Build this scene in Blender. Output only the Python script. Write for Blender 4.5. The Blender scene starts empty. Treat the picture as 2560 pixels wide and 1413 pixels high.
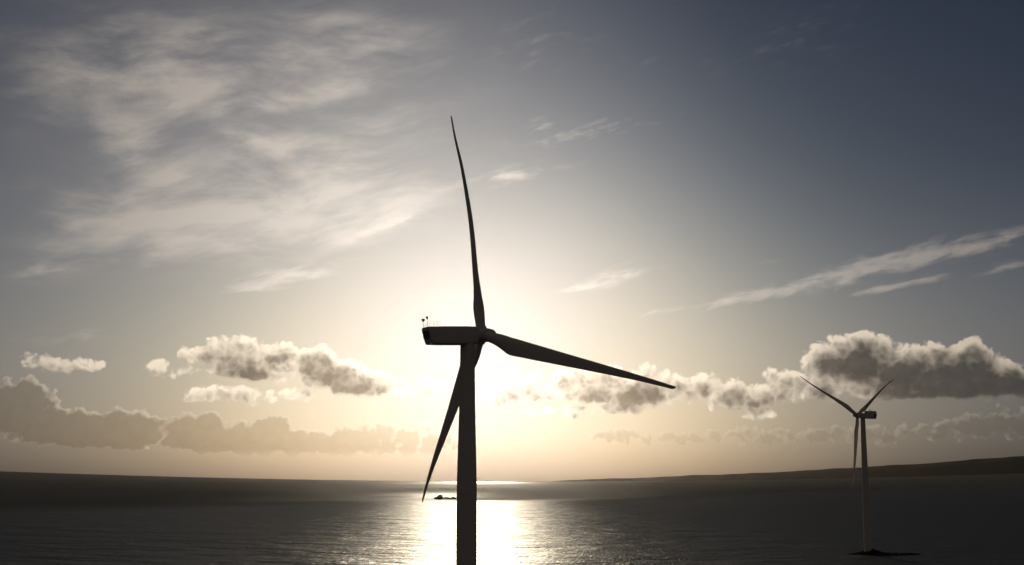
import bpy, bmesh, math, random
from mathutils import Vector, Matrix

random.seed(7)
S = bpy.context.scene
COL = S.collection
R = math.radians

# ------------------------------------------------------------------ camera
CAM_H = 60.0                      # metres above the sea
FPX = 2600.0                      # focal length in pixels of the 2560 wide photograph
PITCH = R(6.8)
SHIFT = 0.0708862
cam_d = bpy.data.cameras.new('camera')
cam = bpy.data.objects.new('camera', cam_d)
COL.objects.link(cam)
cam_d.lens = 36.0 * FPX / 2560.0
cam_d.shift_y = SHIFT
cam_d.clip_start = 1.0
cam_d.clip_end = 400000.0
cam.location = (0, 0, CAM_H)
cam.rotation_euler = (R(90) + PITCH, 0, 0)
S.camera = cam


def ray(px, py):
    """direction of sight (y = 1) through a point of the photograph"""
    x = (px - 1280.0) / FPX
    z = -(py - 706.5 - SHIFT * 2560) / FPX
    v = Vector((x, math.cos(PITCH) - z * math.sin(PITCH), math.sin(PITCH) + z * math.cos(PITCH)))
    return v / v.y


def at(px, py, y):
    return Vector((0, 0, CAM_H)) + ray(px, py) * y


def azel(px, py):
    v = ray(px, py)
    return math.degrees(math.atan2(v.x, v.y)), math.degrees(math.atan2(v.z, math.hypot(v.x, v.y)))


# ------------------------------------------------------------------ render settings
S.render.engine = 'CYCLES'
S.view_settings.view_transform = 'Standard'
S.view_settings.look = 'None'
S.view_settings.exposure = 0.0
S.view_settings.gamma = 1.0
S.view_settings.use_curve_mapping = False
S.cycles.use_denoising = True
S.cycles.max_bounces = 4
S.cycles.volume_bounces = 0
S.cycles.caustics_reflective = True
S.cycles.sample_clamp_indirect = 10.0

# ------------------------------------------------------------------ sun
SUN_AZ, SUN_EL = azel(1180, 862)
sv = Vector((math.sin(R(SUN_AZ)) * math.cos(R(SUN_EL)), math.cos(R(SUN_AZ)) * math.cos(R(SUN_EL)), math.sin(R(SUN_EL))))
sun_d = bpy.data.lights.new('sun', 'SUN')
sun_d.energy = 4.2
sun_d.angle = R(0.55)
sun_d.color = (1.0, 0.85, 0.63)
sun = bpy.data.objects.new('sun', sun_d)
COL.objects.link(sun)
sun.rotation_euler = (-sv).to_track_quat('-Z', 'Y').to_euler()
sun.location = sv * 500


# ------------------------------------------------------------------ node expressions
class Nodes:
    def __init__(self, tree):
        self.t = tree

    def new(self, kind, **kw):
        n = self.t.nodes.new(kind)
        for k, v in kw.items():
            setattr(n, k, v)
        return n

    def put(self, sock, v):
        if isinstance(v, E):
            v = v.s
        if hasattr(v, 'is_output'):
            self.t.links.new(v, sock)
        elif v is not None:
            if hasattr(sock.default_value, '__len__') and not hasattr(v, '__len__'):
                v = [v] * len(sock.default_value)
            if hasattr(sock.default_value, '__len__') and len(sock.default_value) == 4 and len(v) == 3:
                v = list(v) + [1]
            sock.default_value = v

    def m(self, op, a, b=None, c=None, clamp=False):
        n = self.new('ShaderNodeMath', operation=op, use_clamp=clamp)
        for i, v in enumerate((a, b, c)):
            if v is not None:
                self.put(n.inputs[i], v)
        return E(self, n.outputs[0])

    def v(self, op, a, b=None, scale=None, out=0):
        n = self.new('ShaderNodeVectorMath', operation=op)
        self.put(n.inputs[0], a)
        if b is not None:
            self.put(n.inputs[1], b)
        if scale is not None:
            self.put(n.inputs['Scale'], scale)
        return E(self, n.outputs[out])

    def comb(self, x, y, z=0.0):
        n = self.new('ShaderNodeCombineXYZ')
        for i, q in enumerate((x, y, z)):
            self.put(n.inputs[i], q)
        return E(self, n.outputs[0])

    def sep(self, v):
        n = self.new('ShaderNodeSeparateXYZ')
        self.put(n.inputs[0], v)
        return [E(self, o) for o in n.outputs]

    def noise(self, v, scale, detail=3.0, rough=0.5, dist=0.0, color=False, lac=2.0, flat=False):
        n = self.new('ShaderNodeTexNoise', noise_dimensions='2D' if flat else '3D')
        self.put(n.inputs['Vector'], v)
        for k, q in (('Scale', scale), ('Detail', detail), ('Roughness', rough), ('Distortion', dist), ('Lacunarity', lac)):
            self.put(n.inputs[k], q)
        return E(self, n.outputs[1 if color else 0])

    def cells(self, v, scale, smooth=0.35, detail=0.0):
        n = self.new('ShaderNodeTexVoronoi', feature='SMOOTH_F1', voronoi_dimensions='2D')
        self.put(n.inputs['Vector'], v)
        self.put(n.inputs['Scale'], scale)
        self.put(n.inputs['Smoothness'], smooth)
        self.put(n.inputs['Detail'], detail)
        return E(self, n.outputs['Distance'])

    def step(self, x, a, b):
        n = self.new('ShaderNodeMapRange', interpolation_type='SMOOTHSTEP')
        for i, q in enumerate((x, a, b, 0.0, 1.0)):
            self.put(n.inputs[i], q)
        return E(self, n.outputs[0])

    def mix(self, f, a, b, kind='MIX'):
        n = self.new('ShaderNodeMix', data_type='RGBA', blend_type=kind)
        self.put(n.inputs[0], f)
        self.put(n.inputs[6], a)
        self.put(n.inputs[7], b)
        return E(self, n.outputs[2])


class E:
    def __init__(self, g, s):
        self.g, self.s = g, s

    def __add__(self, o): return self.g.m('ADD', self, o)
    __radd__ = __add__
    def __mul__(self, o): return self.g.m('MULTIPLY', self, o)
    __rmul__ = __mul__
    def __sub__(self, o): return self.g.m('SUBTRACT', self, o)
    def __rsub__(self, o): return self.g.m('SUBTRACT', o, self)
    def __truediv__(self, o): return self.g.m('DIVIDE', self, o)
    def __neg__(self): return self.g.m('MULTIPLY', self, -1.0)
    def exp(self): return self.g.m('EXPONENT', self)
    def ln(self): return self.g.m('LOGARITHM', self, math.e)
    def max(self, o): return self.g.m('MAXIMUM', self, o)
    def min(self, o): return self.g.m('MINIMUM', self, o)


# ------------------------------------------------------------------ sky (world)
W = bpy.data.worlds.new('World')
S.world = W
W.use_nodes = True
W.cycles.sampling_method = 'MANUAL'
W.cycles.sample_map_resolution = 512
wt = W.node_tree
bgn = wt.nodes['Background']
N = Nodes(wt)
sky = N.new('ShaderNodeTexSky', sky_type='NISHITA', sun_disc=False, sun_elevation=R(SUN_EL), sun_rotation=R(SUN_AZ), altitude=50)
geo = N.new('ShaderNodeTexCoord')
d = N.v('NORMALIZE', geo.outputs['Generated'])
dx, dy, dz = N.sep(d)
DEG = 180.0 / math.pi
az = N.m('ARCTAN2', dx, dy) * DEG
el = N.m('ARCSINE', dz) * DEG
mu = N.v('DOT_PRODUCT', d, tuple(sv), out=1).min(0.999999)
th = N.m('ARCCOSINE', mu) * DEG
elp = el.max(0.0)
bw = N.new('ShaderNodeRGBToBW')
N.put(bw.inputs[0], sky.outputs[0])
lum = (E(N, bw.outputs[0]) * 0.1).max(0.0004).ln()
fe = (elp * -0.25).exp()
ft = (th * (-1 / 9.0)).exp()
dip = (elp * -0.45 - th * 0.11).exp()
SKYFIT = ((-1.02, 1.76, -1.52, -0.83, -2.1), (-1.06, 1.58, -1.71, -0.68, -2.0), (-1.23, 1.13, -1.78, -0.01, -1.4))
chan = [(lum * c[1] + fe * c[2] + ft * c[3] + dip * c[4] + c[0]).exp() for c in SKYFIT]
glow = (th * (-1 / 3.6)).exp() * 0.8
# the air to the right is clearer and deeper blue; behind and overhead an added warm-grey fill lights shaded faces
clear = N.step(az, -2.0, 14.0) * N.step(th, 6.0, 24.0) * (N.step(el, 6.0, 19.0) * 0.8 + 0.2)
deck = N.step(th, 36.0, 66.0)  # extent of the added fill sky, outside the view
GLOWC, CLEARC, FILLC = (1.0, 0.93, 0.90), (-0.52, -0.43, -0.34), (0.098, 0.085, 0.075)
tone = []
for k in range(3):
    c = chan[k] * (clear * CLEARC[k]).exp() + glow * GLOWC[k]
    lim = (1.2, 1.09, 0.95)[k]
    c = c / N.m('POWER', N.m('POWER', c / lim, 3.0) + 1.0, 1 / 3.0)        # soft limit on the brightest part
    tone.append(c + deck * (FILLC[k] - c))
base = N.comb(*tone)

AE = N.comb(az, el)                # direction in degrees: the clouds live in it

# forward scattering of the sunlight by thin cloud
fwd = (th * (-1 / 11.0)).exp()

# ---- cirrus
K = 1 / 45.4                       # degrees per photograph pixel


def patches(vec, lst):
    tot = None
    for (px, py, rx, ry, rot, w) in lst:
        a, e = azel(px, py)
        n = N.new('ShaderNodeMapping', vector_type='TEXTURE')
        N.put(n.inputs['Vector'], vec)
        n.inputs['Location'].default_value = (a, e, 0)
        n.inputs['Rotation'].default_value = (0, 0, R(rot))
        n.inputs['Scale'].default_value = (rx * K, ry * K, 1)
        r2 = N.v('DOT_PRODUCT', n.outputs[0], n.outputs[0], out=1)
        g = (r2 * -1.0).exp() * w
        tot = g if tot is None else tot + g
    return tot


# high cloud lies in one flat layer: its fibres run with the wind and close up towards the horizon
zz = dz.max(0.0) + 0.07
WIND = R(-57)
along = (dx * math.sin(WIND) + dy * math.cos(WIND)) / zz
across = (dx * math.cos(WIND) - dy * math.sin(WIND)) / zz


def fibres(la, lc, off, warp, detail=6.0, rough=0.55):
    v = N.comb(along * (1 / la), across * (1 / lc), off)
    w1 = N.v('SCALE', N.v('SUBTRACT', N.noise(N.comb(along * 0.35, across * 0.5, off + 3), 1.0, 1.0, 0.4, color=True, flat=True), (.5, .5, .5)), scale=warp)
    return N.noise(N.v('ADD', v, N.v('ADD', w1, (off, off * 1.7, 0))), 1.0, detail, rough, 0.15, flat=True)




def mottle(rot, sx, sy, off, warp):
    """torn, feathery veil of ice cloud"""
    w1 = N.v('SCALE', N.v('SUBTRACT', N.noise(N.v('ADD', AE, (off, off * .7, 0)), 0.11, 2.0, 0.45, color=True, flat=True), (.5, .5, .5)), scale=warp)
    n = N.new('ShaderNodeMapping', vector_type='TEXTURE')
    N.put(n.inputs['Vector'], N.v('ADD', AE, w1))
    n.inputs['Location'].default_value = (off, off * 1.3, 0)
    n.inputs['Rotation'].default_value = (0, 0, R(rot))
    n.inputs['Scale'].default_value = (sx, sy, 1)
    return N.noise(n.outputs[0], 1.0, 8.0, 0.6, 0.12, flat=True)


nA = (mottle(9, 6.0, 1.7, 8.3, 2.6) - 0.5) * 1.5 + 0.5
nF = (fibres(1.1, 0.2, 9.4, 2.6, 5.0, 0.62) - 0.5) * 1.4 + 0.5
nB = (fibres(1.5, 0.3, 17.0, 1.3) - 0.5) * 1.3 + 0.5
MA = patches(AE, [(400, 560, 270, 70, 4, .95), (640, 540, 330, 95, 8, .95), (880, 570, 190, 30, 12, .6), (330, 195, 240, 55, -4, .95), (330, 370, 110, 60, -30, .8),
                  (700, 385, 150, 28, -24, .75), (760, 250, 140, 26, 14, .7), (840, 60, 200, 60, -10, .42), (540, 330, 260, 160, -20, .45), (150, 640, 170, 40, 18, .55),
                  (930, 440, 240, 60, -12, .5), (700, 150, 340, 70, -4, .45), (970, 320, 180, 60, 12, .4), (120, 250, 120, 80, 0, .35), (420, 100, 330, 80, 0, .35), (1010, 110, 150, 60, 0, .35)])
MB = patches(AE, [(2080, 692, 180, 22, 13, .75), (2280, 645, 180, 26, 12, .8), (2260, 712, 140, 9, 8, .75), (2470, 612, 110, 16, 12, .8), (2540, 665, 70, 10, 10, .7), (1840, 750, 90, 14, 16, .75),
                  (1665, 778, 70, 9, 9, .7), (1540, 690, 100, 24, 16, .6), (1450, 720, 50, 8, 12, .5), (710, 690, 120, 26, 12, .85), (650, 722, 80, 9, 6, .6), (150, 845, 130, 18, 8, .4),
                  (100, 680, 90, 22, 12, .55), (1390, 315, 170, 34, 5, .42), (1260, 440, 150, 24, 10, .5), (940, 575, 110, 12, 22, .7), (1990, 95, 150, 60, 10, .15), (1330, 110, 130, 60, 0, .2), (1650, 150, 140, 40, -8, .12),
                  (330, 655, 110, 12, 3, .5), (1500, 330, 200, 24, 8, .3), (1900, 660, 60, 8, 10, .3)])
cA = N.step(nA * 0.72 + nF * 0.28 + MA * 0.27, 0.42, 1.08) * (MA * 1.25).min(0.92)
cB = N.step(nB * 0.40 + (mottle(13, 2.0, 0.55, 2.2, 1.8) - 0.5) * 1.0 + 0.3 + MB * 0.40, 0.52, 1.06) * (MB * 1.7).min(0.85)
veil = patches(AE, [(680, 270, 640, 420, 10, .30)])
cir = N.m('ADD', cA + veil, cB, clamp=True)
cirI = fwd * 1.75 + 0.165
cirC = N.comb(cirI * 1.09, cirI * 0.97, cirI * 0.85)
c1 = N.mix(cir * 0.78, base, cirC)

# ---- cumulus: puffs in direction space, billowed by cell noise
wv = N.v('SCALE', N.v('SUBTRACT', N.noise(AE, 1.1, 2.0, 0.5, color=True, flat=True), (.5, .5, .5)), scale=0.5)
P0 = N.v('ADD', AE, wv)
fwdC = (th * (-1 / 20.0)).exp()


def puffs(vec, lst):
    """smooth union of puffs (centre x, y, half width, height above, depth below, weight in photograph pixels)"""
    pa, pe, _ = N.sep(vec)
    prev = None
    for p in lst:
        px, py, rx, ru, rd = p[:5]
        w = p[5] if len(p) > 5 else 1.0
        a, e = azel(px, py)
        sx, sy = 1 / (rx * K), 1 / (ru * K)
        x = N.m('MULTIPLY_ADD', pa, sx, -a * sx)
        y = N.m('MULTIPLY_ADD', pe, sy, -e * sy)
        yy = y.max(y * (-ru / rd))
        r2 = N.m('MULTIPLY_ADD', yy, yy, x * x)
        f = N.m('MULTIPLY_ADD', r2, -w, w)
        prev = f if prev is None else N.m('SMOOTH_MAX', prev, f, 0.12)
    return prev


def lumps(vec, s=1.0):
    return (1.0 - N.cells(vec, 1.1 * s)) * 0.46 + (1.0 - N.cells(vec, 2.5 * s)) * 0.28


def billow(vec, s, L):
    return L + (1.0 - N.cells(vec, 5.2 * s)) * 0.07 + N.noise(vec, 5.0 * s, 3.0, 0.55, flat=True) * 0.19


def cloud_layer(under, lst, amp, bias, core, rim, soft, s=1.0, haze=None, up=0.16, thick=0.62, inner=0.5, foot=None, relief=0.9):
    """under: what is behind; core: how much of the sky's light comes through thick cloud; rim: light scattered forward by thin cloud"""
    L = lumps(P0, s)
    F = puffs(P0, lst)
    P1 = N.v('ADD', P0, (N.comb((az - SUN_AZ) * -0.011, up)))
    FU = puffs(P1, lst)
    low = N.step(FU - F, 0.15, 0.75)                       # the flat, soft underside
    am = N.step(F, -1.0, 0.05) * (1.0 - low * 0.7) * amp
    D = F + (billow(P0, s, L) - 0.58) * am - bias
    U = FU + (lumps(P1, s) + 0.14 - 0.58) * amp - bias
    a = N.step(D / (low * 2.6 + 1.0), 0.0, soft)
    if foot:
        a = a * N.step(el, foot[0], foot[1])
    body_t = N.step(D * 0.4 + U.max(-0.25).min(1.2) * 0.6 + (L - 0.44) * -inner, -0.05, thick)
    lit = fwdC * rim[1] + rim[0]
    rimC = N.comb(lit * 1.08, lit * 0.92, lit * 0.72)
    shade = (L - 0.44) * relief + 1.0
    coreC = N.v('ADD', N.v('SCALE', N.v('MULTIPLY', base, core[0]), scale=shade), core[1])
    body = N.mix(body_t, rimC, coreC)
    if haze is not None:
        body = N.mix(haze, body, base)
    return N.mix(a, under, body)


far_bank = [(40, 1030, 95, 75, 60), (75, 1000, 40, 50, 60), (170, 1080, 130, 55, 36), (300, 1085, 110, 60, 38), (345, 1065, 36, 38, 40), (500, 1095, 100, 62, 40), (530, 1070, 50, 42, 40),
            (640, 1105, 110, 50, 36), (690, 1085, 52, 50, 48), (730, 1105, 50, 40, 36), (860, 1110, 120, 44, 30, .8), (1000, 1105, 160, 40, 34, .5),
            (1900, 1090, 90, 18, 18, .3), (2040, 1088, 110, 22, 18, .34), (2200, 1090, 110, 22, 18, .32), (2330, 1085, 100, 26, 20, .36), (2430, 1070, 70, 36, 24, .4), (2520, 1062, 80, 40, 28, .42),
            (1560, 1092, 90, 18, 16, .3), (1720, 1094, 100, 18, 16, .3)]
c2 = cloud_layer(c1, far_bank, 1.7, -0.08, ((0.64, 0.59, 0.53), (0.012, 0.010, 0.008)), (0.05, 1.2), 0.24, 1.3, N.step(az, 1.0, 9.0) * 0.40 + 0.30, up=0.13, thick=0.42, inner=0.15, foot=(1.0, 1.7), relief=0.3)

mid = [(120, 905, 46, 30, 24, .5), (165, 915, 34, 22, 20, .45), (236, 914, 26, 14, 12, .4),
       (400, 925, 34, 24, 18, .45), (440, 932, 34, 20, 16, .45), (466, 890, 16, 22, 22, .4),
       (525, 888, 48, 30, 24, .6), (590, 882, 80, 40, 36, .7), (625, 930, 100, 42, 26, 1.05), (690, 888, 70, 34, 36, .7), (560, 925, 60, 26, 22, .6), (700, 935, 60, 30, 26, .6), (590, 985, 80, 22, 20, .4), (500, 990, 40, 16, 12, .35), (640, 1000, 40, 14, 12, .35),
       (790, 902, 62, 40, 44, .8), (820, 935, 90, 46, 44, 1.0), (895, 958, 100, 38, 40, 1.0), (960, 965, 60, 26, 24, .6), (740, 980, 40, 20, 20, .4), (1040, 975, 70, 24, 24, .3),
       (1290, 980, 70, 50, 26, .45), (1345, 990, 50, 36, 16, .6), (1250, 1000, 80, 16, 14, .4), (1350, 1028, 40, 14, 12, .4), (1445, 1030, 46, 18, 14, .5),
       (1430, 945, 60, 30, 40, .55), (1500, 975, 110, 56, 42, .9), (1600, 985, 120, 50, 42, 1.05), (1560, 1020, 70, 24, 18, .7), (1625, 945, 44, 34, 30, .6), (1700, 970, 50, 34, 26, .6),
       (1750, 970, 60, 34, 36, .65), (1830, 980, 62, 40, 30, .7), (1930, 985, 50, 40, 30, .6), (1885, 1000, 60, 40, 26, .7), (1890, 1035, 44, 20, 20, .7), (1820, 1005, 60, 24, 22, .6), (1960, 965, 70, 40, 36, .5),
       (2060, 965, 80, 44, 40, .75), (2050, 940, 44, 34, 30, .6),
       (2075, 905, 62, 54, 60, 1.0), (2150, 900, 100, 64, 80, 1.3), (2095, 860, 28, 26, 40, .8), (2155, 855, 44, 24, 40, .9), (2230, 930, 90, 62, 70, 1.3), (2300, 945, 80, 80, 56, 1.2), (2335, 885, 40, 28, 40, .7),
       (2300, 885, 24, 24, 40, .7), (2425, 875, 34, 30, 60, .8), (2400, 930, 100, 66, 70, 1.4), (2500, 950, 90, 44, 50, 1.4), (2600, 955, 100, 40, 46, 1.4), (2400, 975, 260, 40, 26, 1.5)]
c3 = cloud_layer(c2, mid, 2.0, -0.22, ((0.25, 0.222, 0.195), (0.026, 0.0255, 0.027)), (0.06, 1.75), 0.52, 1.0, up=0.40, thick=1.3, inner=0.8)

N.put(bgn.inputs[0], N.v('SCALE', c3, scale=10.0))
bgn.inputs[1].default_value = 0.1


# ------------------------------------------------------------------ materials
def material(name, color, rough=0.5, spec=0.5, metal=0.0, var=0.12, scale=0.4, bump=0.0):
    m = bpy.data.materials.new(name)
    m.use_nodes = True
    G = Nodes(m.node_tree)
    b = m.node_tree.nodes['Principled BSDF']
    tc = G.new('ShaderNodeTexCoord')
    n = G.noise(tc.outputs['Object'], scale, 5.0, 0.6)
    f = (n - 0.5) * (2 * var) + 1.0
    G.put(b.inputs['Base Color'], G.v('SCALE', color, scale=f))
    G.put(b.inputs['Roughness'], (n - 0.5) * 0.2 + rough)
    b.inputs['Specular IOR Level'].default_value = spec
    b.inputs['Metallic'].default_value = metal
    if bump:
        bn = G.new('ShaderNodeBump')
        bn.inputs['Strength'].default_value = bump
        G.put(bn.inputs['Height'], n)
        G.put(b.inputs['Normal'], bn.outputs[0])
    return m


M_paint = material('light_grey_paint', (0.31, 0.302, 0.29), 0.6, 0.0, var=0.06, scale=0.15)
M_blade = material('blade_gelcoat', (0.32, 0.312, 0.30), 0.6, 0.0, var=0.05, scale=0.1)
M_steel = material('galvanised_steel', (0.25, 0.25, 0.25), 0.5, 0.4, 0.6)
M_dark = material('dark_grille', (0.05, 0.05, 0.055), 0.7)
M_yellow = material('weathered_yellow_paint', (0.35, 0.22, 0.03), 0.6)
M_lamp = material('dark_lamp_glass', (0.10, 0.03, 0.02), 0.3)
M_hull = material('red_brown_hull_paint', (0.34, 0.19, 0.11), 0.55, var=0.2)
M_house = material('ship_white_paint', (0.78, 0.72, 0.62), 0.5)
M_cargo = material('weathered_cargo_steel', (0.55, 0.42, 0.28), 0.6, var=0.3)
M_rock = material('wet_basalt_rock', (0.018, 0.0175, 0.017), 0.9, 0.0, var=0.4, scale=0.5, bump=0.3)
M_land = material('dark_scrub_hillside', (0.016, 0.015, 0.0135), 1.0, 0.0, var=0.4, scale=0.002)

# sea
M_sea = bpy.data.materials.new('sea_water')
M_sea.use_nodes = True
G = Nodes(M_sea.node_tree)
pb = M_sea.node_tree.nodes['Principled BSDF']
gp = G.new('ShaderNodeNewGeometry')
pos = E(G, gp.outputs['Position'])
px_, py_, pz_ = G.sep(pos)
dist = G.v('LENGTH', pos, out=1)
# wind waves run towards the turbines, long crests across
rot = G.new('ShaderNodeMapping')
G.put(rot.inputs['Vector'], pos)
rot.inputs['Rotation'].default_value = (0, 0, R(14))
q = G.v('MULTIPLY', rot.outputs[0], (0.55, 1.0, 1.0))
swell = G.noise(q, 1 / 62.0, 2.0, 0.5, 0.4)
waves = G.noise(q, 1 / 19.0, 3.0, 0.55, 0.3)
chop = G.noise(q, 1 / 6.0, 3.0, 0.6, 0.2)
near = G.step(dist, 3500.0, 600.0)
midf = G.step(dist, 9000.0, 1500.0)
glint = G.noise(G.v('MULTIPLY', rot.outputs[0], (1 / 1.9, 1 / 13.0, 1.0)), 1.0, 2.0, 0.6)
h = swell * 8.0 + waves * 4.4 * (midf * 0.75 + 0.25) + chop * 1.5 * (near * 0.9 + 0.1) + glint * 0.75 * (near * 0.95 + 0.05)
# random gusts vary roughness; a placed rough, dull band stands in for cloud shadow
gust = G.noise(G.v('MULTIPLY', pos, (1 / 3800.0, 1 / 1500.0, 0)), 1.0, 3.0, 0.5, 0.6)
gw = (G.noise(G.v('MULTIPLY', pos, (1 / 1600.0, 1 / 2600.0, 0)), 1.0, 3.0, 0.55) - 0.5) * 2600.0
band_pos = py_ - px_ * 0.9 + gw


def band_gap(x, y, rx, ry):  # opens a bright gap in the imitated cloud shadow
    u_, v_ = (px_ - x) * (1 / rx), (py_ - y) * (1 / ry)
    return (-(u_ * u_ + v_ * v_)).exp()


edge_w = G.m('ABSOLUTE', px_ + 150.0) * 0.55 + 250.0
shade_band = G.step((band_pos - 3000.0) / edge_w, -1.0, 1.0) * (1.0 - band_gap(-330, 3700, 210, 1200)) * (1.0 - band_gap(-200, 20500, 1700, 9000) * 1.15).max(0.0)  # cloud shadow imitated by rougher, duller water
bmp = G.new('ShaderNodeBump')
bmp.inputs['Strength'].default_value = 1.0
bmp.inputs['Distance'].default_value = 1.0
G.put(bmp.inputs['Height'], h)
M_sea.node_tree.nodes.remove(pb)
deep = G.new('ShaderNodeBsdfDiffuse')
G.put(deep.inputs['Color'], (0.006, 0.008, 0.010))
gloss = G.new('ShaderNodeBsdfGlossy', distribution='BECKMANN')
G.put(gloss.inputs['Color'], (1.0, 1.0, 1.0))
G.put(gloss.inputs['Roughness'], (gust - 0.5) * 0.4 + 0.52 + shade_band * 0.30)
G.put(gloss.inputs['Normal'], bmp.outputs[0])
# wave facets turned to the viewer reflect far less than flat water at this grazing angle
fr = G.new('ShaderNodeFresnel')
fr.inputs['IOR'].default_value = 1.333
G.put(fr.inputs['Normal'], bmp.outputs[0])
ms = G.new('ShaderNodeMixShader')
G.put(ms.inputs[0], E(G, fr.outputs[0]) * (0.125 - shade_band * 0.065))  # less reflection in the band, darkening it as a cloud shadow would
G.put(ms.inputs[1], deep.outputs[0])
g2 = G.new('ShaderNodeBsdfGlossy', distribution='GGX')
G.put(g2.inputs['Roughness'], shade_band * 0.3 + 0.46)
G.put(g2.inputs['Normal'], bmp.outputs[0])
mg = G.new('ShaderNodeMixShader')
mg.inputs[0].default_value = 0.4
G.put(mg.inputs[1], gloss.outputs[0])
G.put(mg.inputs[2], g2.outputs[0])
G.put(ms.inputs[2], mg.outputs[0])
G.put(M_sea.node_tree.nodes['Material Output'].inputs['Surface'], ms.outputs[0])


# ------------------------------------------------------------------ mesh helpers
def finish(name, bm, mat, parent=None, smooth=False):
    bmesh.ops.recalc_face_normals(bm, faces=bm.faces)
    me = bpy.data.meshes.new(name)
    bm.to_mesh(me)
    bm.free()
    me.materials.append(mat)
    if smooth:
        for p in me.polygons:
            p.use_smooth = True
        me.set_sharp_from_angle(angle=R(38))
    o = bpy.data.objects.new(name, me)
    COL.objects.link(o)
    if parent is not None:
        o.parent = parent
    return o


def tag(o, label=None, cat=None, group=None, kind=None):
    for k, v in (('label', label), ('category', cat), ('group', group), ('kind', kind)):
        if v:
            o[k] = v
    return o


def empty(name, loc):
    o = bpy.data.objects.new(name, None)
    COL.objects.link(o)
    o.location = loc
    return o


def loft(bm, rings, cap=True, closed=True):
    vr = [[bm.verts.new(p) for p in r] for r in rings]
    for a, b in zip(vr, vr[1:]):
        n = len(a)
        for i in range(n if closed else n - 1):
            bm.faces.new((a[i], a[(i + 1) % n], b[(i + 1) % n], b[i]))
    if cap:
        bm.faces.new(vr[0][::-1])
        bm.faces.new(vr[-1])


def lathe(bm, prof, M=None, n=48):
    """prof: (radius, height) list turned round the local z axis"""
    M = M or Matrix()
    loft(bm, [[M @ Vector((r * math.cos(2 * math.pi * i / n), r * math.sin(2 * math.pi * i / n), z)) for i in range(n)] for r, z in prof])


def box(bm, lo, hi, M=None, bevel=0.0):
    M = M or Matrix()
    t = bmesh.new()
    bmesh.ops.create_cube(t, size=1)
    for v in t.verts:
        v.co = Vector([(lo[k] + hi[k]) / 2 + v.co[k] * (hi[k] - lo[k]) for k in range(3)])
    if bevel:
        bmesh.ops.bevel(t, geom=t.edges[:], offset=bevel, segments=3, affect='EDGES', profile=0.6)
    merge(bm, t, M)


def merge(bm, t, M=None):
    M = M or Matrix()
    mp = {v: bm.verts.new(M @ v.co) for v in t.verts}
    for f in t.faces:
        bm.faces.new([mp[v] for v in f.verts])
    t.free()


def tube(bm, a, b, r, n=8, r2=None):
    a, b = Vector(a), Vector(b)
    q = (b - a).to_track_quat('Z', 'Y').to_matrix().to_4x4()
    lathe(bm, [(r, 0), (r2 if r2 is not None else r, (b - a).length)], Matrix.Translation(a) @ q, n)


def lerp_table(tab, t):
    for (a, x), (b, y) in zip(tab, tab[1:]):
        if t <= b:
            u = (t - a) / (b - a)
            return x + (y - x) * u
    return tab[-1][1]


def curve_table(tab, t):
    """smooth interpolation through (t, value) points"""
    k = 0
    while k < len(tab) - 2 and t > tab[k + 1][0]:
        k += 1
    p = [tab[max(0, min(len(tab) - 1, k + j))] for j in (-1, 0, 1, 2)]
    (t0, a), (t1, b), (t2, c), (t3, e) = p
    u = max(0.0, min(1.0, (t - t1) / max(1e-6, t2 - t1)))
    m1 = (c - a) / max(1e-6, t2 - t0) * (t2 - t1)
    m2 = (e - b) / max(1e-6, t3 - t1) * (t2 - t1)
    return (2 * u**3 - 3 * u**2 + 1) * b + (u**3 - 2 * u**2 + u) * m1 + (-2 * u**3 + 3 * u**2) * c + (u**3 - u**2) * m2


# ------------------------------------------------------------------ sea and land
bm = bmesh.new()
rad = [0.0, 60, 150, 300, 500, 800, 1200, 2000, 3500, 6000, 9000, 13000, 18000, 24000, 30000]
NS = 240
DISH = 1.5e-6                      # the horizon of the photograph bends up a little to both sides
rings = []
for r_ in rad[1:]:
    ring = []
    for i in range(NS):
        x_, y_ = r_ * math.sin(2 * math.pi * i / NS), r_ * math.cos(2 * math.pi * i / NS)
        ring.append(bm.verts.new((x_, y_, DISH * x_ * x_)))
    rings.append(ring)
c_ = bm.verts.new((0, 0, 0))
for i in range(NS):
    bm.faces.new((c_, rings[0][i], rings[0][(i + 1) % NS]))
    for a, b in zip(rings, rings[1:]):
        bm.faces.new((a[i], b[i], b[(i + 1) % NS], a[(i + 1) % NS]))
sea = tag(finish('sea', bm, M_sea, smooth=True), kind='structure')


def headland(name, outline, y, depth, rough, seed):
    """a range of hills: crest line given as points of the photograph, at distance y, sloping to the sea in front"""
    rnd = random.Random(seed)
    bm = bmesh.new()
    rows = [[], [], [], [], [], []]
    n = 220
    x0, x1 = outline[0][0], outline[-1][0]
    ph = [rnd.uniform(0, 6.28) for _ in range(8)]
    for i in range(n + 1):
        px = x0 + (x1 - x0) * i / n
        py = curve_table(outline, px)
        p = at(px, py, y)
        wob = sum(math.sin(px * 0.013 * (k + 1) * 1.37 + ph[k]) / (k + 1) for k in range(8)) * rough
        top = max(1.0, p.z + wob * min(1.0, p.z / 60.0))
        for j, (fy, fz) in enumerate(((-1.0, -0.03), (-0.72, 0.22), (-0.45, 0.5), (-0.2, 0.82), (0.0, 1.0), (0.6, -0.03))):
            yy = y + fy * depth
            zz = top * fz + (rnd.uniform(-.5, .5) * rough if 0 < j < 4 else 0)
            rows[j].append(bm.verts.new((p.x * (yy / y), yy, max(-4.0, zz) if j in (0, 5) else zz)))
    for a, b in zip(rows, rows[1:]):
        for i in range(n):
            bm.faces.new((a[i], a[i + 1], b[i + 1], b[i]))
    return tag(finish(name, bm, M_land, smooth=True), kind='structure')


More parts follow.
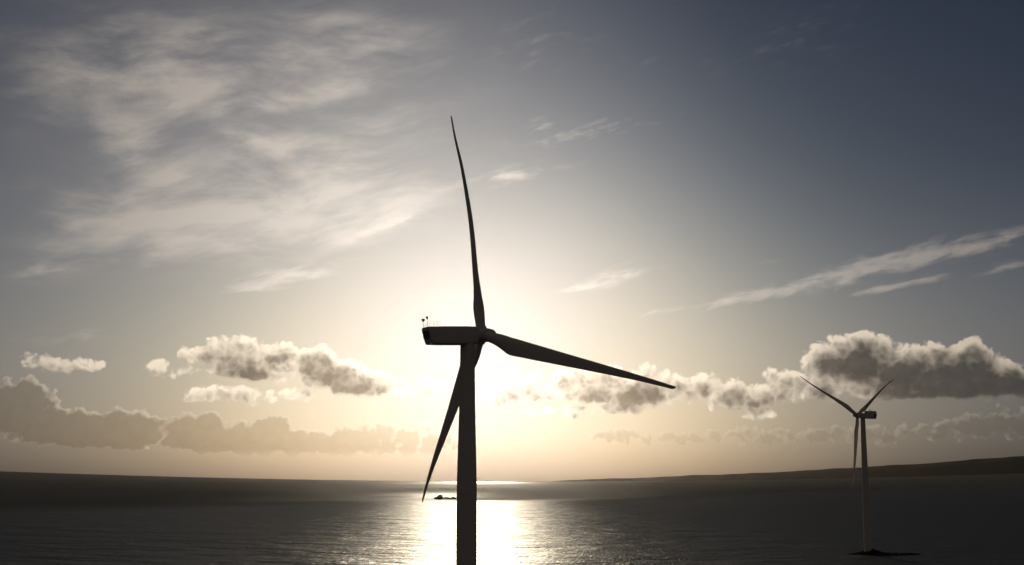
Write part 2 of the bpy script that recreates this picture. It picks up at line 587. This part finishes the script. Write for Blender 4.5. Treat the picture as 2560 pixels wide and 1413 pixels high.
headland('far_hills', [(1200, 1214), (1290, 1210), (1400, 1202), (1500, 1197.5), (1680, 1191), (1820, 1186), (2000, 1176.5), (2135, 1170), (2222, 1163.5), (2330, 1157), (2413, 1151), (2560, 1140), (2760, 1126)], 28500, 3500, 9.0, 3)
headland('near_hills', [(1500, 1211), (1600, 1206), (1700, 1200), (1850, 1193), (2000, 1183), (2222, 1171), (2400, 1159), (2560, 1147), (2760, 1134)], 24500, 3200, 8.0, 5)

# ------------------------------------------------------------------ wind turbines
CHORD = [(0.0, 2.5), (0.045, 2.5), (0.07, 2.65), (0.19, 4.35), (0.205, 4.42), (0.24, 4.2), (0.46, 3.1), (0.66, 2.15), (0.83, 1.35), (0.95, 0.9), (0.985, 0.78), (0.995, 0.6), (1.0, 0.3)]
THICK = [(0.0, 1.0), (0.05, 1.0), (0.11, 0.75), (0.16, 0.5), (0.22, 0.33), (0.3, 0.27), (0.5, 0.22), (0.8, 0.19), (1.0, 0.17)]
TWIST = [(0.0, 17), (0.15, 17), (0.25, 14), (0.4, 10), (0.6, 7), (0.8, 4), (1.0, 2)]


def blade_mesh(RR, bend, sweep, scale, pitch):
    """span along +Z from the rotor centre, leading edge towards -X, +Y upwind; bend: (t, metres upwind) points"""
    bm = bmesh.new()
    rings = []
    NP = 28
    ts = [0.018, 0.03, 0.045, 0.06, 0.08, 0.1, 0.12, 0.14, 0.16, 0.18, 0.2, 0.22, 0.24, 0.27, 0.3] + [0.3 + 0.7 * k / 34 for k in range(1, 34)] + [0.985, 0.993, 1.0]
    for t in ts:
        c = lerp_table(CHORD, t) * scale
        tk = lerp_table(THICK, t)
        b = R(lerp_table(TWIST, t) + pitch)
        rb = max(0.0, min(1.0, (t - 0.045) / 0.15))
        rb = rb * rb * (3 - 2 * rb)
        ring = []
        for i in range(NP):
            a = 2 * math.pi * i / NP
            # circle
            cx, cy = 0.5 * math.cos(a), 0.5 * math.sin(a)
            # aerofoil: x from 0 (leading) to 1 (trailing)
            x = 0.5 * (1 + math.cos(a))
            yt = 5 * tk * (0.2969 * math.sqrt(x) - 0.126 * x - 0.3516 * x**2 + 0.2843 * x**3 - 0.1015 * x**4)
            ya = (yt if a < math.pi else -yt) + 0.03 * (1 - (2 * x - 0.8) ** 2)
            lead = 1.3 * scale if t < 0.2 else 1.3 * scale * (1 - (t - 0.2) / 0.8) + 0.05
            lead = min(lead, c * 0.5)
            X0, Y0 = cx * c, cy * c
            X1, Y1 = x * c - lead, ya * c
            X, Y = X0 + (X1 - X0) * rb, Y0 + (Y1 - Y0) * rb
            # twist: the leading edge turns upwind
            Yr = -X * math.sin(b) + Y * math.cos(b)
            ring.append(Vector((X * math.cos(b) + Y * math.sin(b) + sweep * t ** 6, Yr + curve_table(bend, t), t * RR)))
        rings.append(ring)
    loft(bm, rings)
    return bm


def turbine(label, hub_px, dist, psi, tilt, RR, phi, cone, bends, sweep, overhang, tower_prof, nac, pitch, tower_px=None):
    hub = at(hub_px[0], hub_px[1], dist)
    ax = Vector((math.sin(psi) * math.cos(tilt), math.cos(psi) * math.cos(tilt), math.sin(tilt)))
    flat = Vector((math.sin(psi), math.cos(psi), 0))
    h = ax.cross(Vector((0, 0, 1))).normalized()
    u = h.cross(ax)
    foot = Vector((hub.x, hub.y, 0)) - flat * overhang
    if tower_px is not None:
        foot.x = at(tower_px, 1202, foot.y).x
    root = empty('wind_turbine', foot)
    tag(root, label, 'wind turbine', 'wind turbines standing in the sea')
    T = Matrix.Translation(-foot)
    hz = hub.z
    # tower of flanged steel sections
    bm = bmesh.new()
    prof = []
    zt = hz - nac['bot'] + 0.15
    flanges = [zt * k / 5 for k in range(1, 5)]
    zs = sorted(set([-3.0, 0.0] + [zt * k / 40 for k in range(1, 41)] + [f_ + s_ for f_ in flanges for s_ in (-.12, -.1, .1, .12)]))
    for z in zs:
        r_ = lerp_table(tower_prof, hz - z)
        if any(abs(z - f_) < 0.11 for f_ in flanges):
            r_ += 0.05
        prof.append((r_, z))
    lathe(bm, prof, n=64)
    finish('tower', bm, M_paint, root, True)
    # frame of the nacelle: x = side, y = forward along the axis, z = up, origin at the hub
    F = T @ Matrix((( h.x, ax.x, u.x, hub.x), (h.y, ax.y, u.y, hub.y), (h.z, ax.z, u.z, hub.z), (0, 0, 0, 1)))
    w = nac['w'] / 2
    bm = bmesh.new()
    rings = []
    for (y, top, bot, ww) in nac['sections']:
        ring = []
        n = 32
        for i in range(n):
            a = 2 * math.pi * i / n
            ca, sa = math.cos(a), math.sin(a)
            e_ = 0.22
            X = math.copysign(abs(ca) ** e_, ca) * w * ww
            Z = math.copysign(abs(sa) ** e_, sa) * (top - bot) / 2 + (top + bot) / 2
            sh = nac['rake'] * (1 - (Z - bot) / (top - bot)) if y == nac['sections'][0][0] or y == nac['sections'][1][0] else 0
            ring.append(F @ Vector((X, y + sh, Z)))
        rings.append(ring)
    loft(bm, rings)
    nacelle = finish('nacelle', bm, M_paint, root, True)
    y0 = nac['sections'][0][0]
    t0 = nac['sections'][1][1]
    # rear cooling grille, roof hatch, rail and lamps
    bm = bmesh.new()
    for k in range(7):
        z = t0 - 1.0 - k * 0.28
        box(bm, (-w * .62, y0 - 0.10 + 0.02 * k, z - 0.09), (w * .62, y0 + 0.25, z + 0.05), F)
    finish('cooling_grille', bm, M_dark, nacelle)
    bm = bmesh.new()
    box(bm, (-w * .35, y0 + 6.2, t0 - 0.2), (w * .35, y0 + 8.0, t0 + 0.12), F, 0.05)
    finish('roof_hatch', bm, M_paint, nacelle, True)
    if nac.get('roofbox'):
        a_, b_, hh = nac['roofbox']
        bm = bmesh.new()
        box(bm, (-w * .92, a_, t0 - 0.25), (w * .92, b_, t0 + hh), F, 0.18)
        box(bm, (-0.5, (a_ + b_) / 2 - 0.4, t0 + hh - 0.05), (0.5, (a_ + b_) / 2 + 0.6, t0 + hh + 0.5), F, 0.1)
        finish('roof_cooler', bm, M_paint, nacelle, True)
        lampz = t0 + hh
    else:
        lampz = t0
        bm = bmesh.new()
        hr = 1.15
        pts = [(-w * .85, y0 + .4), (w * .85, y0 + .4), (w * .85, y0 + 3.6), (-w * .85, y0 + 3.6)]
        for i in range(4):
            p, q_ = pts[i], pts[(i + 1) % 4]
            for zz in (hr * .5, hr):
                tube(bm, F @ Vector((p[0], p[1], t0 + zz)), F @ Vector((q_[0], q_[1], t0 + zz)), 0.013)
            for s_ in (0, .34, .67):
                v = Vector((p[0] + (q_[0] - p[0]) * s_, p[1] + (q_[1] - p[1]) * s_, t0 - .15))
                tube(bm, F @ v, F @ (v + Vector((0, 0, hr + .15))), 0.016)
        finish('safety_rail', bm, M_steel, nacelle)
    for (sx, sy, hh) in nac['lamps']:
        bm = bmesh.new()
        p = Vector((sx * w, y0 + sy, lampz - .15))
        tube(bm, F @ p, F @ (p + Vector((0, 0, hh))), 0.035)
        post = finish('beacon_post', bm, M_steel, nacelle)
        bm = bmesh.new()
        B = F @ Matrix.Translation(p + Vector((0, 0, hh - 0.12)))
        lathe(bm, [(0.08, 0), (0.2, 0.14), (0.42, 0.42), (0.44, 0.62), (0.36, 0.74), (0.3, 0.66), (0.1, 0.62)], B, 20)
        finish('beacon_lamp', bm, M_lamp, nacelle, True)
    # hub and spinner
    bm = bmesh.new()
    HM = F @ Matrix.Rotation(-math.pi / 2, 4, 'X')      # local z of the lathe -> forward
    hr = nac['hub']
    lathe(bm, [(hr * .82, -2.3), (hr * .96, -2.0), (hr, -1.0), (hr * 1.0, 0.6), (hr * .93, 1.6), (hr * .84, 2.6), (hr * .74, 3.4), (hr * .58, 3.85), (hr * .36, 4.1), (0.02, 4.2)], HM, 48)
    for k in range(3):
        a = phi + k * 2 * math.pi / 3
        dr = (u * math.cos(a) + h * math.sin(a)) * math.cos(cone) + ax * math.sin(cone)
        tube(bm, T @ (hub + dr * 0.4), T @ (hub + dr * 2.05), hr * .78, 32)
    finish('hub', bm, M_paint, root, True)
    # blades
    for k in range(3):
        a = phi + k * 2 * math.pi / 3
        d0 = u * math.cos(a) + h * math.sin(a)
        tg = -u * math.sin(a) + h * math.cos(a)
        dr = d0 * math.cos(cone) + ax * math.sin(cone)
        up = ax * math.cos(cone) - d0 * math.sin(cone)
        BM = T @ Matrix(((tg.x, up.x, dr.x, hub.x), (tg.y, up.y, dr.y, hub.y), (tg.z, up.z, dr.z, hub.z), (0, 0, 0, 1)))
        bm = blade_mesh(RR, bends[k], sweep, RR / 64.0, pitch)
        bmesh.ops.transform(bm, matrix=BM, verts=bm.verts)
        finish('blade', bm, M_blade, root, True)
    return root, foot, hub


near_nac = dict(w=4.0, bot=2.45, hub=1.95, rake=0.9, lamps=[(-.75, .5, 1.75), (.3, .5, 2.1)],
                sections=[(-16.6, 1.75, -2.1, .93), (-16.4, 1.95, -2.35, 1.0), (-12.0, 2.05, -2.45, 1.0), (-5.0, 2.1, -2.5, 1.0), (-2.6, 2.05, -2.4, .96), (-2.1, 1.8, -2.0, .85)])
turbine('large near grey wind turbine in the middle whose rotor rises against the glowing sun', (1204, 838), 263.0, 0.958, 0.078, 64.0, -0.245, 0.088,
        [[(0, 0), (.25, .35), (.5, .95), (.75, .35), (.9, -.75), (1, -1.2)], [(0, 0), (.5, .3), (1, 1.7)], [(0, 0), (.25, -.1), (.5, -.1), (.75, -.1), (.9, .35), (1, .95)]], 0.37, 4.6,
        [(0, 1.75), (3, 1.8), (20, 2.05), (38, 2.5), (60, 2.52), (110, 2.7)], near_nac, 2.0, 1167)
far_nac = dict(w=4.4, bot=2.7, hub=1.9, rake=0.9, lamps=[(.3, 6, .9)], roofbox=(-16.8, -8.2, 1.9),
               sections=[(-17.3, 1.5, -2.5, .95), (-17.0, 1.7, -2.75, 1.0), (-11.0, 1.8, -2.75, 1.0), (-5.0, 1.8, -2.6, 1.0), (-2.6, 1.75, -2.4, .95), (-2.1, 1.6, -1.9, .85)])
far_t, far_foot, far_hub = turbine('smaller distant wind turbine on the right with its rotor facing left before dark coast', (2143.8, 1038.3), 850.7, -0.598, 0.067, 62.0, -1.117, 0.067,
        [[(t_ / 10, 10.0 * t_ * t_ / 100) for t_ in range(11)], [(0, 0), (.5, -.1), (1, -.43)], [(t_ / 10, 2.2 * t_ * t_ / 100) for t_ in range(11)]], 2.46, 5.0,
        [(0, 1.75), (5, 1.8), (50, 2.5), (70, 2.75), (120, 3.0)], far_nac, -24.0)

# ------------------------------------------------------------------ rocky breakwater at the foot of the far turbine
def breakwater():
    rnd = random.Random(11)
    bm = bmesh.new()
    cy = far_foot.y
    x0, x1 = at(2118, 1385, cy).x - far_foot.x, at(2308, 1385, cy).x - far_foot.x
    n, mrow = 90, 14
    grid = []
    for i in range(n + 1):
        s = i / n
        x = x0 + (x1 - x0) * s
        half = 19.0 * (math.sin(math.pi * s) ** .6) * (0.55 + 0.45 * math.exp(-((x - 14) / 16) ** 2)) + 0.6
        hx = 1.3 + 3.2 * math.exp(-((x - 3.5) / 6.5) ** 2)
        row = []
        for j in range(mrow + 1):
            t = j / mrow * 2 - 1
            z = hx * max(0.0, 1 - t * t) ** .7 * (min(1, 6 * s, 6 * (1 - s)) ** .5) + rnd.uniform(-.45, .45) * (1 if abs(t) < .9 else 0) - .3
            row.append(bm.verts.new((x + rnd.uniform(-.25, .25), t * half * (1 + rnd.uniform(-.12, .12)) + 1.5 * math.sin(s * 7), z)))
        grid.append(row)
    for a, b in zip(grid, grid[1:]):
        for j in range(mrow):
            bm.faces.new((a[j], b[j], b[j + 1], a[j + 1]))
    o = finish('rock_breakwater', bm, M_rock)
    o.location = (far_foot.x, far_foot.y, 0)
    tag(o, 'low dark rock breakwater lying on the water round the foot of the distant turbine', 'breakwater')


breakwater()

# ------------------------------------------------------------------ ship
def ship():
    y = CAM_H / 49.0 * FPX
    base = at(1084, 1202, y)
    L = at(1141.5, 1202, y).x - base.x
    root = empty('cargo_ship', (base.x + L / 2, y, 0))
    tag(root, 'small brown supply ship with low cargo deck sailing left in the sun glitter', 'ship')
    X = lambda s: (s - 0.5) * L
    W2 = 7.5
    bm = bmesh.new()
    rings = []
    for s, half, deck, keel_s in ((0.0, .15, 5.6, .045), (0.03, 1.6, 5.3, .06), (0.08, 4.2, 4.9, .095), (0.16, 6.6, 4.6, .165), (0.3, W2, 4.3, .3), (0.42, W2, 4.6, .42), (0.44, W2, 4.0, .44), (0.7, W2, 3.9, .7), (0.9, W2, 4.0, .89), (0.985, 6.9, 4.2, .965), (1.0, 6.6, 4.2, .975)):
        rings.append([Vector((X(s), -half, deck)), Vector((X(s), half, deck)), Vector((X(keel_s), half * .72, -1.0)), Vector((X(keel_s), -half * .72, -1.0))])
    loft(bm, rings)
    finish('hull', bm, M_hull, root)
    bm = bmesh.new()
    box(bm, (X(.085), -5.6, 4.4), (X(.42), 5.6, 7.4), bevel=.2)
    box(bm, (X(.15), -5.2, 7.3), (X(.39), 5.2, 9.6), bevel=.2)
    box(bm, (X(.19), -4.8, 9.5), (X(.37), 4.8, 11.4), bevel=.2)
    house = finish('superstructure', bm, M_house, root)
    bm = bmesh.new()
    box(bm, (X(.235), -6.2, 11.3), (X(.335), 6.2, 13.6), bevel=.25)
    finish('bridge', bm, M_house, root)
    bm = bmesh.new()
    for k in range(9):
        box(bm, (X(.245) + k * .75, -6.26, 12.2), (X(.245) + k * .75 + .55, -6.18, 13.1))
    finish('bridge_windows', bm, M_dark, root)
    bm = bmesh.new()
    tube(bm, (X(.305), 0, 13.5), (X(.305), 0, 19.2), .32, 10, .12)
    tube(bm, (X(.305) - 1.6, 0, 16.2), (X(.305) + 1.6, 0, 16.2), .14)
    tube(bm, (X(.305), -1.8, 17.2), (X(.305), 1.8, 17.2), .12)
    finish('mast', bm, M_steel, root)
    bm = bmesh.new()
    for s_ in (-1, 1):
        box(bm, (X(.36), s_ * 3.4 - .9, 9.4), (X(.395), s_ * 3.4 + .9, 12.4), bevel=.3)
        finish('funnel', bm, M_hull, root)
        bm = bmesh.new()
    tube(bm, (X(.075), 0, 4.8), (X(.075), 0, 7.6), .25, 8)
    box(bm, (X(.06), -2, 4.7), (X(.085), 2, 5.8), bevel=.15)
    finish('windlass', bm, M_steel, root)
    # deck cargo: pipe racks and bulwark frames amidships
    bm = bmesh.new()
    for s_ in (-1, 1):
        for k in range(8):
            xx = X(.455 + k * .04)
            box(bm, (xx - .25, s_ * 6.9 - .3, 3.0), (xx + .25, s_ * 6.9 + .3, 6.2))
        box(bm, (X(.445), s_ * 6.9 - .35, 6.15), (X(.745), s_ * 6.9 + .35, 6.75))
        finish('cargo_rail', bm, M_cargo, root)
        bm = bmesh.new()
    for k, (a_, b_, hh) in enumerate(((.47, .53, 2.2), (.54, .61, 2.6), (.62, .66, 1.7))):
        box(bm, (X(a_), -4.2, 3.05), (X(b_), 4.2, 3.05 + hh), bevel=.08)
    finish('deck_cargo', bm, M_cargo, root)
    bm = bmesh.new()
    box(bm, (X(.78), -5.4, 3.0), (X(.9), 5.4, 7.6), bevel=.3)
    box(bm, (X(.88), -5.0, 3.0), (X(.955), 5.0, 5.4), bevel=.3)
    tube(bm, (X(.93), 0, 5.0), (X(1.09), 0, 6.0), .55, 10, .4)
    finish('stern_crane', bm, M_hull, root)


ship()

# radio mast on the hills
bm = bmesh.new()
p = at(2413.5, 1154, 28400)
for s_ in (-1, 1):
    for t_ in (-1, 1):
        tube(bm, (s_ * 9, t_ * 9, -30), (s_ * 3, t_ * 3, 75), 2.2, 6)
for k in range(5):
    z = k * 15
    r_ = 7.5 - z * 0.05
    for a, b in (((-1, -1), (1, -1)), ((1, -1), (1, 1)), ((1, 1), (-1, 1)), ((-1, 1), (-1, -1))):
        tube(bm, (a[0] * r_, a[1] * r_, z), (b[0] * (r_ - .7), b[1] * (r_ - .7), z + 15), 1.2, 5)
tube(bm, (0, 0, 60), (0, 0, 105), 2.4, 6)
o = finish('radio_mast', bm, M_steel)
o.location = (p.x, p.y, p.z)
tag(o, 'thin lattice radio mast standing on the crest of the far right hills', 'radio mast')

# ------------------------------------------------------------------ hazy sea air
bm = bmesh.new()
box(bm, (-31500, -31500, -6), (31500, 31500, 1450))
M_haze = bpy.data.materials.new('hazy_air')
M_haze.use_nodes = True
ht = M_haze.node_tree
ht.nodes.remove(ht.nodes['Principled BSDF'])
pv = ht.nodes.new('ShaderNodeVolumePrincipled')
pv.inputs['Color'].default_value = (0.95, 0.9, 0.84, 1)
pv.inputs['Density'].default_value = 0.6e-6
pv.inputs['Anisotropy'].default_value = 0.87
ht.links.new(pv.outputs[0], ht.nodes['Material Output'].inputs['Volume'])
tag(finish('haze', bm, M_haze), kind='stuff')
